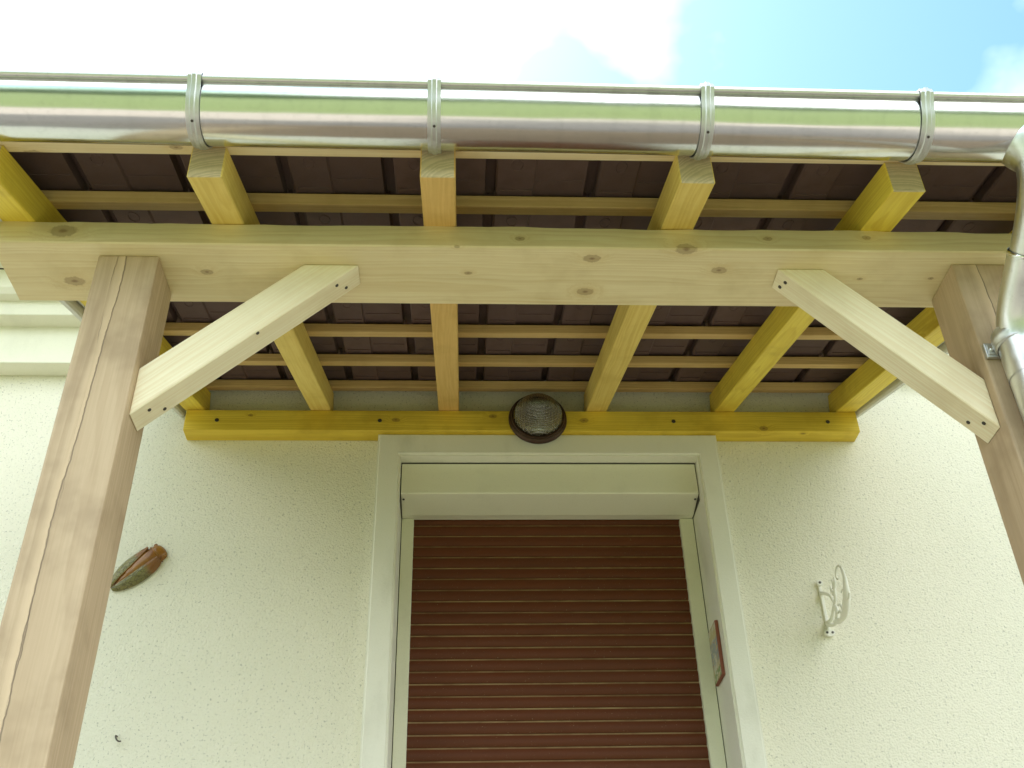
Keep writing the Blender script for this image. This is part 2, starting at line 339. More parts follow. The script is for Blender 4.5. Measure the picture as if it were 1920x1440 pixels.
# ------------------------------------------------------------------ house
house = empty('house', (0, 0, 0), 'cream roughcast house wall with rolled-down brown shutter door under a cornice', 'house')
YC, OY = -.05, .1333
O0, O1, OZ = -.4974, .5027, 3.514; H = .575; CZ = 3.5975; SILL = 1.45
bm = bmesh.new()
xs = [-5.5, O0-.012, O1+.012, 5.5]; zs = [0, SILL-.01, OZ+.012, 4.3]
for i in range(3):
    for j in range(3):
        if i == 1 and j == 1: continue
        bx(bm, xs[i], xs[i+1], 0, .3, zs[j], zs[j+1])
bmesh.ops.remove_doubles(bm, verts=bm.verts[:], dist=1e-5)
seen = {}
for f in list(bm.faces):
    k = tuple(round(c, 4) for c in f.calc_center_median()); seen.setdefault(k, []).append(f)
bmesh.ops.delete(bm, geom=[f for q in seen.values() if len(q) > 1 for f in q], context='FACES')
mobj('wall', bm, M['stucco'], house)
bm = bmesh.new(); bx(bm, -5.5, 5.5, .3, .34, 0, 4.3); mobj('back_wall', bm, M['casing'], house)
# cement door surround (jambs and lintel with reveals)
bm = bmesh.new(); t = .16
def ring(bm, y0, y1, bev):
    outer = [(-H, SILL), (-H, CZ), (H, CZ), (H, SILL)]; inner = [(O0, SILL), (O0, OZ), (O1, OZ), (O1, SILL)]
    vo = {}
    for y in (y0, y1):
        vo[y] = ([bm.verts.new((x, y, z)) for x, z in outer], [bm.verts.new((x, y, z)) for x, z in inner])
    A, B = vo[y0], vo[y1]
    for i in range(3):
        bm.faces.new((A[0][i], A[0][i+1], A[1][i+1], A[1][i])); bm.faces.new((B[0][i], B[1][i], B[1][i+1], B[0][i+1]))
        bm.faces.new((A[0][i], B[0][i], B[0][i+1], A[0][i+1])); bm.faces.new((A[1][i], A[1][i+1], B[1][i+1], B[1][i]))
    for i in (0, 3): bm.faces.new((A[0][i], A[1][i], B[1][i], B[0][i]))
    bmesh.ops.recalc_face_normals(bm, faces=bm.faces[:])
    es = [e for e in bm.edges if abs(e.verts[0].co.y-y0) < 1e-6 and abs(e.verts[1].co.y-y0) < 1e-6 and len(e.link_faces) == 2 and e.calc_face_angle() > .5]
    bmesh.ops.bevel(bm, geom=es, offset=bev, segments=3, affect='EDGES')
ring(bm, YC, .24, .008)
mobj('door_surround', bm, M['casing'], house)
bm = bmesh.new(); bx(bm, -.66, .66, -.10, .26, SILL-.05, SILL-.001, .008); mobj('sill', bm, M['concrete'], house)
# roller shutter: housing, rails, slats
bm = bmesh.new()
prism(bm, [(.003, OZ-.004), (-.001, 3.3965), (.002, 3.3925), (.112, 3.3725), (.122, 3.3735), (.145, 3.3735), (.145, OZ-.004)], 'x', O0+.004, O1-.004, .0012)
shut = mobj('roller_shutter', bm, M['box'], house)
bm = bmesh.new(); bx(bm, O0+.002, O1-.002, .001, .20, OZ-.0038, OZ-.0012); mobj('gasket', bm, M['screw'], shut)
screws([(O0+.012, .028, 3.3877), (O1-.012, .028, 3.3877)], (0, -.18, -.98), shut, .004)
for a, b in ((O0+.003, -.4545), (.4545, O1-.003)):
    bm = bmesh.new(); bx(bm, a, b, .1335, .166, SILL, 3.3715, .0015); mobj('guide_rail', bm, M['rail'], shut)
PIT = .0395
def slat_bm():
    bm = bmesh.new(); pr = []
    for k in range(9):
        a = k/8; pr.append((.158-.0066*math.sin(math.pi*(.08+.84*a))**.8, -.0005+.0335*a))
    pr += [(.1580, .0337), (.1592, .0350), (.1592, .0375), (.1550, .0383), (.1545, .0392), (.166, .0394), (.166, -.0005)]
    prism(bm, pr, 'x', -.4546-.012, .4546+.012); return bm
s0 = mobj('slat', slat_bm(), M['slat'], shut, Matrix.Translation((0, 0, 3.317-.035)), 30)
k = 1
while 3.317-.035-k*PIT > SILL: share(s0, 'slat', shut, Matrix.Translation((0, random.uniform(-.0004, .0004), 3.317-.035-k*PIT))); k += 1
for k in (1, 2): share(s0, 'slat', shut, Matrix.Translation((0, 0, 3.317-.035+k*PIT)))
for x in (O0+.0004, O1-.0034):
    bm = bmesh.new(); bx(bm, x, x+.003, .139, .17, SILL, 3.3735); mobj('gasket', bm, M['screw'], shut)
    bm = bmesh.new(); bx(bm, x+(.0002 if x < 0 else .0003), x+.0027, .014, .14, 3.3745, OZ-.0042); mobj('gasket', bm, M['screw'], shut)
# cornice mouldings and roof of the house
bm = bmesh.new()
prism(bm, [(-.0005, 3.865), (-.078, 3.865), (-.078, 4.0215), (-.147, 4.0215), (-.147, 4.0815), (-.185, 4.0815), (-.2033, 4.10), (-.2033, 4.18), (-.0005, 4.18)], 'x', -5.6, 5.6, .002)
mobj('cornice', bm, M['cornice'], house)
bm = bmesh.new(); pr = [(-.2045, 4.1810), (-.36, 4.1810), (-.36, 4.29), (-.2045, 4.29)]
prism(bm, pr, 'x', -5.7, 5.7, .003); mobj('fascia', bm, M['cornice'], house)
bm = bmesh.new(); prism(bm, [(-.42, 4.292), (-.42, 4.34), (4.2, 7.3), (8.8, 4.34), (8.8, 4.292)], 'x', -5.8, 5.8); mobj('roof', bm, M['tile'], house)

# ------------------------------------------------------------------ canopy
can = empty('porch_canopy', (-.08, -1.3, LAND), 'new pine porch canopy on two posts with rafters and brown roof tiles', 'canopy')
LT, LZT, LZB = .0681, 3.6791, 3.5978
S = .3264; TH = math.atan(S); CO, SI = math.cos(TH), math.sin(TH)
def roof(x, y, h):
    l = (y+LT+SI*h)/CO
    return Vector((x, -LT+CO*l-SI*h, LZT+SI*l+CO*h))
NR = Vector((0, -SI, CO)); LR = Vector((0, CO, SI))
# ledger on the wall
bm = bmesh.new(); bx(bm, -1.146, 1.146, -LT/2+.001, LT/2-.001, 0, LZT-LZB, .0018, 1)
led = mobj('ledger', bm, M['ledger'], can, Matrix.Translation((-.075, -LT/2, LZB)))
screws([(x, -LT, 3.637) for x in (-1.114, -.57, .4298, .965)], (0, -1, 0), led, .007)
# beam with a waney upper edge
BY0, BY1, BZB, BZT = -1.4323, -1.2418, 3.1716, 3.2337
bm = bmesh.new(); N = 60; rows = []
for i in range(N+1):
    x = -1.19+2.38*i/N
    wv = .0012*math.sin(i*.31)+.0009*math.sin(i*1.37+1)+random.uniform(-.0011, .0011)
    pr = [(BY0+.003, 0), (BY0, .003), (BY0+.0015, .045), (BY0+.005, BZT-BZB+wv), (BY0+.06, .105), (BY1-.004, .12), (BY1, .116), (BY1, .003), (BY1-.003, 0)]
    rows.append([bm.verts.new((x, y+1.337, z)) for y, z in pr])
for a, b in zip(rows, rows[1:]):
    for j in range(9): bm.faces.new((a[j], a[(j+1) % 9], b[(j+1) % 9], b[j]))
bm.faces.new(rows[0]); bm.faces.new(rows[-1][::-1]); bmesh.ops.recalc_face_normals(bm, faces=bm.faces[:])
beam = mobj('beam', bm, M['beam'], can, Matrix.Translation((-.0814, -1.337, BZB)), 30)
# posts: local x runs up
def post(xc, flip):
    bm = bmesh.new(); L = BZB-.001-LAND; w = .1272
    bx(bm, -L/2, L/2, -w/2, w/2, -w/2, w/2, .006, 2)
    mt = frame((xc, -1.3326, LAND+.0005+L/2), (0, 0, 1), (0, -1, 0))
    return mobj('post', bm, M['post'], can, mt)
PL = post(-.997, 0); PR = post(.8362, 1)
# braces, local x along the brace
def brace(pts, y0, y1, sgn):
    A, B, C, D = [Vector((p[0], 0, p[1])) for p in pts]     # top outer, top inner, low inner, low outer
    mid = (A+B+C+D)/4; mid.y = (y0+y1)/2; d = (B-C)
    mt = frame(mid, d, (0, 0, 1)); inv = mt.inverted()
    bm = bmesh.new(); q = []
    for p in (A, B, C, D):
        l = inv @ Vector((p.x, mid.y, p.z)); q.append((l.x, l.z))
    prism(bm, q, 'y', -(y1-y0)/2, (y1-y0)/2, .0022)
    return mobj('brace', bm, M['brace'], can, mt)
Z = BZB-.0008
bl = brace([(-.6333, Z), (-.5163, Z), (-.9330, 2.7818), (-.9330, 2.8924)], -1.3733, -1.3106, 1)
br = brace([(.4963, Z), (.3938, Z), (.7722, 2.7573), (.7722, 2.8761)], -1.3733, -1.3106, -1)
def on_under(a, b, t, y): p = Vector((a[0], y, a[1])).lerp(Vector((b[0], y, b[1])), t); return p
nl = Vector((.683, 0, -.73)); nl = Vector((Z-2.7818, 0, -(.9330-.5163))).normalized(); nr = Vector((-(Z-2.7573), 0, -(.7722-.3938))).normalized()
screws([on_under((-.5163, Z), (-.9330, 2.7818), t, y) for t, y in ((.07, -1.33), (.11, -1.355), (.88, -1.325), (.93, -1.35), (.47, -1.367))], nl, bl, .0038)
screws([on_under((.3938, Z), (.7722, 2.7573), t, y) for t, y in ((.05, -1.352), (.035, -1.33), (.90, -1.33), (.945, -1.355))], nr, br, .0042)
# rafters
RW, RH = .0686, .08
raf = [(-1.193, -1.236, -1.62), (-.7715, -.798, -1.624), (-.338, -.344, -1.635), (.1685, .1725, -1.626), (.613, .610, -1.603), (1.037, 1.035, -1.60)]
for (xw, xe, ye), rm in zip(raf, ('rafter', 'rafter_pale', 'rafter_orange', 'rafter_pale', 'rafter', 'rafter')):
    a = roof(xe, ye, 0); b = roof(xw, -.004, 0)
    L = (b-a).length; bm = bmesh.new(); w = RW*random.uniform(.98, 1.03)
    # plumb-cut eave end
    prism(bm, [(-L/2, 0), (-L/2+RH*S*.98, RH), (L/2, RH), (L/2-RH*0, 0)], 'y', -w/2, w/2, .0025)
    mobj('rafter', bm, M[rm], can, frame((a+b)/2, b-a))
# battens and eave board
for y in (-1.393, -1.135, -.877, -.616, -.355, -.095):
    a = roof(-1.305, y+.0205, RH); b = roof(1.10, y+.0205, RH); dz = random.uniform(-.002, .002)
    bm = bmesh.new(); L = (b-a).length; bx(bm, -L/2, L/2, -.0205, .0205, .0004, .0275, .002)
    mobj('batten', bm, M['batten'], can, frame((a+b)/2+LR*dz, b-a, NR))
a = roof(-1.305, -1.6125, RH); b = roof(1.10, -1.6125, RH); L = (b-a).length; bm = bmesh.new(); bx(bm, -L/2, L/2, -.0215, .0215, .0006, .042, .002)
mobj('eave_board', bm, M['beam'], can, frame((a+b)/2, b-a, NR))
# clay tiles, one object each
TW, TG, TL = .223, .2575/CO, .345
def tile_bm():
    bm = bmesh.new()
    x = [0, .004, .014, .018, .083, .087, .198, .201, .2205, .2212, .240, .2402]
    zb = [.004, 0, 0, 0, 0, .005, .005, .029, .029, .0305, .0305, .0310]
    zt = [.028, .028, .028, .017, .017, .019, .022, .037, .0375, .038, .038, .037]
    prism(bm, list(zip(x, zb))+list(zip(x, zt))[::-1], 'y', 0, TL)
    for (x0, x1, y0, y1, z0, z1) in ((.010, .080, .292, .296, -.0025, .002), (.092, .19, .262, .265, .003, .008)):
        bx(bm, x0, x1, y0, y1, z0, z1)
    n = 12; c = Vector((.045, .20, 0))
    for k in range(n):
        a0, a1 = 2*math.pi*k/n, 2*math.pi*(k+1)/n
        vs = [bm.verts.new(c+Vector((r_*math.cos(t)*.8, r_*math.sin(t)*1.3, z))) for r_, t, z in ((.014, a0, .0005), (.0155, a0, -.0016), (.0155, a1, -.0016), (.014, a1, .0005))]
        bm.faces.new(vs); vs2 = [bm.verts.new(c+Vector((r_*math.cos(t)*.8, r_*math.sin(t)*1.3, z))) for r_, t, z in ((.0155, a0, -.0016), (.017, a0, .0005), (.017, a1, .0005), (.0155, a1, -.0016))]
        bm.faces.new(vs2)
    bmesh.ops.recalc_face_normals(bm, faces=bm.faces[:])
    return bm
t0 = None
ytail0 = -1.675
for j in range(1, 7):
    for i in range(-6, 5):
        # tail end raised over the tile below, head resting on the batten
        head = roof(.0016+i*TW, -1.393+.03+(j-1)*.2575 if True else 0, RH+.0285)
        tilt = math.atan(.030/TG)
        d = LR*math.cos(tilt)-NR*math.sin(tilt); n = NR*math.cos(tilt)+LR*math.sin(tilt)
        jx, jr = random.uniform(-.0015, .0015), random.uniform(-.004, .004)
        tail = head-d*TL+Vector((jx, 0, 0))+LR*random.uniform(-.002, .002)+NR*random.uniform(0, .0015)
        if tail.y > -.34: tail.y += 0
        xv = Vector((1, 0, 0))+d*jr; xv.normalize(); dv = n.cross(xv).normalized()
        mt = Matrix(((xv.x, dv.x, n.x, tail.x), (xv.y, dv.y, n.y, tail.y), (xv.z, dv.z, n.z, tail.z), (0, 0, 0, 1)))
        if (tail+d*TL).y > -.003:
            continue
        if t0 is None: t0 = mobj('tile', tile_bm(), M['tile'], can, mt)
        else: share(t0, 'tile', can, mt)
# top course cut short against the wall
for i in range(-6, 5):
    bm = tile_bm()
    for v in bm.verts:
        if v.co.y > .12: v.co.y = .12+(v.co.y-.12)*.08
    head = roof(.0016+i*TW, -.012, RH+.0285); tilt = math.atan(.030/TG); d = LR*math.cos(tilt)-NR*math.sin(tilt); n = NR*math.cos(tilt)+LR*math.sin(tilt); tail = head-d*.138
    mobj('tile', bm, M['tile'], can, Matrix(((1, d.x, n.x, tail.x), (0, d.y, n.y, tail.y), (0, d.z, n.z, tail.z), (0, 0, 0, 1))))
# verge trims along the two sloping edges
for xw, xe, sg in ((-1.257, -1.322, -1), (1.096, 1.15, 1)):
    a = roof(xe, -1.63, 0); b = roof(xw, -.003, 0); mt = frame((a+b)/2, b-a); L = (b-a).length
    bm = bmesh.new(); q = -sg    # local y points to -x when looking up the slope
    prof = [(.016*sg, .024), (.016*sg, .0), (.012*sg, -.006), (0, -.006), (-.002*sg, -.002), (-.002*sg, .105), (.02*sg, .105)]
    sheet(bm, prof, 'x', -L/2, L/2, .0012)
    mobj('verge_trim', bm, M['verge'], can, mt)
    bm = bmesh.new(); sheet(bm, [(.022*sg, .04), (.022*sg, .018), (.034*sg, .018)], 'x', -L/2, L/2, .0012); mobj('verge_strip', bm, M['verge'], can, mt)

# ------------------------------------------------------------------ gutter
GR, GY = .0695, -1.705
gz = lambda x: 3.2665-.0095*x
gx0, gx1 = -1.50, 1.17
gut = empty('rain_gutter', (0, GY, gz(0)), 'shiny half-round zinc gutter along the canopy eave', 'gutter')
gm = frame((0, GY, gz(0)), (1, 0, -.0095)); NX = 64
bm = bmesh.new()
pr = [(GR*.98, .006)]+[(GR*math.cos(t), -GR*math.sin(t)) for t in [math.pi*k/28 for k in range(29)]]
sheet(bm, pr, 'x', gx0, gx1, .0011, NX)
for v in bm.verts: v.co += Vector((0, .0007*math.sin(v.co.x*4.3+v.co.z*14), .0006*math.sin(v.co.x*5.1+1)))
mobj('trough', bm, M['zinc'], gut, gm, 50)
bm = bmesh.new(); tube(bm, [(gx0+(gx1-gx0)*k/20, -GR-.0060, -.002) for k in range(21)], .0070, 16); mobj('bead', bm, M['trim'], gut, gm, 50)
for x in (gx0, gx1):
    bm = bmesh.new(); vs = [(GR*math.cos(t), -GR*math.sin(t)) for t in [math.pi*k/20 for k in range(21)]]
    prism(bm, [(y*1.004, z*1.004) for y, z in vs], 'x', x-.002, x+.002); mobj('end_cap', bm, M['zinc'], gut, gm)
def bracket(xb, skew):
    bm = bmesh.new(); RR = GR+.0035; path = []
    path += [(-GR+.008, .006), (-GR-.004, .0075), (-GR-.0140, .003), (-GR-.0150, -.005), (-GR-.0080, -.0125)]
    path += [(-RR*math.cos(t), -RR*math.sin(t)) for t in [math.pi*k/24 for k in range(3, 22)]]
    path += [(RR+.001, .002), (RR+.003, .012)]
    P = [Vector((0, y, z)) for y, z in path]; w, th = .0125, .0032
    prof = [(-w, 0), (-w, th*.8), (-.0055, th), (-.0035, th+.0022), (.0035, th+.0022), (.0055, th), (w, th*.8), (w, 0)]
    rows = []
    for i, p in enumerate(P):
        d = (P[min(i+1, len(P)-1)]-P[max(0, i-1)]).normalized(); nrm = Vector((0, d.z, -d.y)) 
        if nrm.dot(p) < 0: nrm = -nrm
        rows.append([bm.verts.new(p+Vector((a+skew*p.z, 0, 0))+nrm*b) for a, b in prof])
    n = len(prof)
    for a, b in zip(rows, rows[1:]):
        for j in range(n): bm.faces.new((a[j], a[(j+1) % n], b[(j+1) % n], b[j]))
    bm.faces.new(rows[0]); bm.faces.new(rows[-1][::-1]); bmesh.ops.recalc_face_normals(bm, faces=bm.faces[:])
    o = mobj('bracket', bm, M['bracket'], gut, frame((xb, GY, gz(xb)), (1, 0, -.0095)), 40)
    t = R(66); c = Vector((0, -(RR+.0062)*math.cos(t), -(RR+.0062)*math.sin(t)))
    screws([Vector((xb+skew*c.z, GY, gz(xb)))+c], c, o, .0028, 'screw', .0004)
    return o
for xb, sk in ((-.797, .08), (-.349, 0), (.172, -.03), (.598, -.07)): bracket(xb, sk)
# ------------------------------------------------------------------ downpipe
PX = .828
dp = empty('downpipe', (PX, -1.44, .03), 'shiny zinc downpipe with swan neck on the right post', 'downpipe')
bm = bmesh.new()
tube(bm, catmull([(PX, -1.705, 3.225), (PX, -1.705, 3.19), (PX, -1.702, 3.165), (PX, -1.69, 3.13), (PX, -1.66, 3.092), (PX, -1.615, 3.055), (PX, -1.572, 3.027)], 6),
     [(.062 if k < 4 else .062-.020*min(1, (k-4)/10)) for k in range(37)], 32, False)
mobj('outlet_elbow', bm, M['pipe'], dp, None, 50)
bm = bmesh.new()
tube(bm, catmull([(PX, -1.583, 3.034), (PX, -1.55, 3.013), (PX, -1.50, 2.982), (PX, -1.467, 2.952), (PX, -1.448, 2.915), (PX, -1.443, 2.87), (PX, -1.443, 2.83)], 6), [.0445]*8+[.044]*29, 32, False)
bm2 = bm; mobj('lower_elbow', bm, M['pipe'], dp, None, 50)
bm = bmesh.new(); tube(bm, [(PX, -1.5838, 3.0345), (PX, -1.5805, 3.0325), (PX, -1.577, 3.0302)], [.0455, .0468, .0455], 32, False); mobj('joint_ring', bm, M['zinc'], dp, None, True)
bm = bmesh.new(); tube(bm, [(PX, -1.443, 2.89), (PX, -1.443, 2.2), (PX, -1.443, 1.402)], [.0428]*3, 32, False); mobj('pipe', bm, M['pipe'], dp, None, 50)
bm = bmesh.new()
pr = []
for r_, z in ((.0455, 2.906), (.0485, 2.909), (.0485, 2.918), (.0505, 2.921), (.0505, 2.931), (.0485, 2.934), (.0485, 2.943), (.0455, 2.946)): pr.append((r_, z))
rows = [[bm.verts.new((PX+r_*math.cos(t), -1.443+r_*math.sin(t), z)) for t in [2*math.pi*k/36 for k in range(36)]] for r_, z in pr]
for a, b in zip(rows, rows[1:]):
    for k in range(36): bm.faces.new((a[k], a[(k+1) % 36], b[(k+1) % 36], b[k]))
cl = mobj('clamp', bm, M['bracket'], dp, None, 40)
bm = bmesh.new(); bx(bm, PX-.053, PX-.022, -1.4055, -1.3965, 2.908, 2.944, .0025, 2); bx(bm, PX-.0485, PX-.0300, -1.4075, -1.4050, 2.914, 2.938, .001); mobj('clamp_ear', bm, M['bracket'], cl)
screws([(PX-.040, -1.4075, 2.926)], (0, -1, 0), cl, .005, 'steel', .003)

# ------------------------------------------------------------------ wall lamp
LX, LY, LZ = -.036, -.0686, 3.642
def lampmats():
    m = NT('dark_bronze'); co = m.coord(); n = m.noise(co, 60, 4)
    m.bump(n, .001, .4); M['bronze'] = m.set(Base_Color=m.mix(n, (.05, .028, .02), (.085, .045, .03)), Metallic=.5, Roughness=.42)
    m = NT('prismatic_glass'); co = m.coord()
    s = m.n('ShaderNodeSeparateXYZ'); m.l(co, s.inputs[0])
    a = m.math('SINE', m.math('MULTIPLY', m.math('ADD', s.outputs[0], s.outputs[2]), 620.)); b = m.math('SINE', m.math('MULTIPLY', m.math('SUBTRACT', s.outputs[0], s.outputs[2]), 620.))
    m.bump(m.math('MULTIPLY', a, b), .0016, 1)
    bn = [n for n in m.t.nodes if n.type == 'BUMP'][0]
    tr = m.n('ShaderNodeBsdfTransparent'); tr.inputs[0].default_value = (.58, .56, .47, 1); gl = m.n('ShaderNodeBsdfGlossy'); gl.inputs['Roughness'].default_value = .1; gl.inputs['Color'].default_value = (.9, .9, .85, 1); m.l(bn.outputs[0], gl.inputs['Normal'])
    lw = m.n('ShaderNodeLayerWeight'); lw.inputs['Blend'].default_value = .45; m.l(bn.outputs[0], lw.inputs['Normal']); ms = m.n('ShaderNodeMixShader'); m.l(m.math('MULTIPLY_ADD', lw.outputs['Facing'], .5, .2), ms.inputs[0]); m.l(tr.outputs[0], ms.inputs[1]); m.l(gl.outputs[0], ms.inputs[2]); m.l(ms.outputs[0], m.out.inputs['Surface'])
    M['glass'] = m.m
    M['reflector'] = NT('dull_reflector').set(Base_Color=(.20, .185, .15), Metallic=.8, Roughness=.35)
    M['bulb'] = NT('milky_bulb').set(Base_Color=(.75, .72, .62), Roughness=.3)
lampmats()
lamp = empty('wall_lamp', (LX, LY, LZ), 'round dark bronze wall lamp with prismatic glass dome above the door', 'lamp')
bm = bmesh.new(); lathe(bm, [(0, 0), (.098, 0), (.0995, .004), (.098, .010), (.092, .0145), (.089, .016), (.085, .014), (.082, .009), (0, .006)], 56, (LX, LY, LZ)); mobj('base', bm, M['bronze'], lamp, None, 40)
bm = bmesh.new(); lathe(bm, [(.0895, .0145), (.0910, .019), (.089, .026), (.0845, .0265), (.083, .022), (.084, .0145)], 56, (LX, LY, LZ)); mobj('bezel', bm, M['bronze'], lamp, None, 40)
bm = bmesh.new(); out = [(.0840*math.cos(t), .021+.066*math.sin(t)) for t in [math.pi/2*k/12 for k in range(13)]]; out[-1] = (0, out[-1][1])
inn = [(.0800*math.cos(t), .021+.062*math.sin(t)) for t in [math.pi/2*k/12 for k in range(13)]][::-1]; inn[0] = (0, inn[0][1])
lathe(bm, out, 56, (LX, LY, LZ)); lathe(bm, inn, 56, (LX, LY, LZ)); bmesh.ops.recalc_face_normals(bm, faces=bm.faces[:]); 
for f in bm.faces:
    c = f.calc_center_median()-Vector((LX, LY-.021, LZ)); outer = (c.x**2+c.z**2)/.0820**2+(c.y/.064)**2 > 1
    if (f.normal.dot(c) > 0) != outer: f.normal_flip()
mobj('glass_dome', bm, M['glass'], lamp, None, True)
bm = bmesh.new(); lathe(bm, [(0, .0075), (.05, .0085), (.079, .0165), (.0785, .0175), (.05, .0095), (0, .0085)], 48, (LX, LY, LZ)); mobj('reflector', bm, M['reflector'], lamp, None, 40)
bm = bmesh.new(); tube(bm, [(LX+.012, LY-.03, LZ-.03), (LX+.006, LY-.036, LZ-.012), (LX-.004, LY-.042, LZ+.016), (LX-.008, LY-.044, LZ+.034), (LX-.009, LY-.044, LZ+.041)], [.011, .014, .018, .015, .005], 16); mobj('bulb', bm, M['bulb'], lamp, None, True)

# ------------------------------------------------------------------ cicada ornament
def cicada():
    def glaze(nm, c1, c2, sc_=30, line=None):
        m = NT(nm); co = m.coord(); n = m.noise(co, sc_, 4, .6); c = m.mix(m.rng(n, .3, .7), c1, c2); 
        if line:
            v = m.voro(m.mapping(co, (1, .45, 1)), 130, 'DISTANCE_TO_EDGE').outputs['Distance']; e = m.rng(v, .02, .09, 1, 0); c = m.mix(m.math('MULTIPLY', e, .65), c, line); m.bump(e, .0012, .7)
            yy = m.n('ShaderNodeSeparateXYZ'); m.l(co, yy.inputs[0]); c = m.mix(m.rng(m.math('ADD', yy.outputs[1], m.math('MULTIPLY', m.noise(co, 90, 2), .02)), .012, .036), c, (.24, .10, .022))
        else: m.bump(n, .001, .4)
        return m.set(Base_Color=c, Roughness=.22)
    mb = glaze('brown_glaze', (.34, .16, .03), (.24, .095, .022)); mw = glaze('green_wing_glaze', (.25, .22, .085), (.18, .165, .06), 26, (.06, .055, .02)); me = glaze('dark_glaze', (.03, .02, .015), (.05, .03, .02))
    root = empty('cicada_ornament', (-1.296, 0, 3.122), 'glazed brown and green ceramic cicada on the wall beside the left post', 'ornament')
    head = Vector((-1.232, 0, 3.190)); tail = Vector((-1.363, 0, 3.062)); L = .188
    d = (head-tail).normalized(); side = Vector((d.z, 0, -d.x)); o = Vector((0, -1, 0))          # side = lower right
    c = (head+tail)/2
    mt = Matrix(((side.x, d.x, o.x, c.x), (side.y, d.y, o.y, c.y), (side.z, d.z, o.z, c.z), (0, 0, 0, 1)))
    # body: cross-section half ellipses along local y (tail -L/2 .. head +L/2)
    secs = [(-.094, .002, .003), (-.08, .010, .009), (-.05, .019, .017), (-.015, .025, .024), (.02, .029, .029), (.045, .031, .031), (.062, .0295, .029), (.066, .028, .027), (.071, .029, .027), (.083, .027, .022), (.092, .018, .013), (.095, .006, .004)]
    bm = bmesh.new(); rows = []
    sub = catmull([Vector(s) for s in secs], 4)
    for s in sub:
        rib = .0012*math.sin(s.x*520) if -.07 < s.x < .0 else 0
        rows.append([bm.verts.new(((max(s.y, .001)+rib)*math.cos(t), s.x, (max(s.z, .001)+rib)*math.sin(t)+.0005)) for t in [math.pi*k/14 for k in range(15)]])
    for a, b in zip(rows, rows[1:]):
        for k in range(14): bm.faces.new((a[k], a[k+1], b[k+1], b[k]))
    for a in (rows[0], rows[-1]): bm.faces.new(a)
    bmesh.ops.recalc_face_normals(bm, faces=bm.faces[:]); mobj('body', bm, mb, root, mt, True)
    def wing_in(t): return .021*(1-t)**.7*(1-.12*math.sin(math.pi*t))+.0012, .023*(1-t)**.6+.003
    for sg in (1, -1):
        # wing: domed leaf from the shoulder back past the tail
        bm = bmesh.new(); n = 20; rows = []
        for i in range(n+1):
            t = i/n; y = .058-.158*t
            wid = .031*math.sin(math.pi*min(1, .03+.95*t))**.55+.001
            inn, zi = wing_in(t)
            q = []
            for k in range(9):
                u = k/8; x = inn+wid*u; z = zi*(1-u**1.8)+.0035+.003*math.sin(math.pi*u)
                q.append(bm.verts.new((sg*x, y, z)))
            rows.append(q)
        for a, b in zip(rows, rows[1:]):
            for k in range(8): bm.faces.new((a[k], a[k+1], b[k+1], b[k]))
        bmesh.ops.recalc_face_normals(bm, faces=bm.faces[:]); bmesh.ops.solidify(bm, geom=bm.faces[:], thickness=-.003)
        w = mobj('wing', bm, mw, root, mt, 50)
        bm = bmesh.new(); pts = []
        for i in range(n+1):
            t = i/n; pts.append((sg*wing_in(t)[0], .058-.158*t, wing_in(t)[1]+.0042))
        tube(bm, pts, .0021, 8); mobj('wing_rim', bm, mb, w, mt, True)
        bm = bmesh.new(); bmesh.ops.create_icosphere(bm, subdivisions=2, radius=.0068, matrix=Matrix.Translation((sg*.0235, .081, .009))); mobj('eye', bm, mb, root, mt, True)
    bm = bmesh.new(); tube(bm, [(.03*math.cos(t), .0645, .030*math.sin(t)) for t in [math.pi*k/14 for k in range(15)]], .0022, 8); mobj('collar', bm, mb, root, mt, True)
cicada()

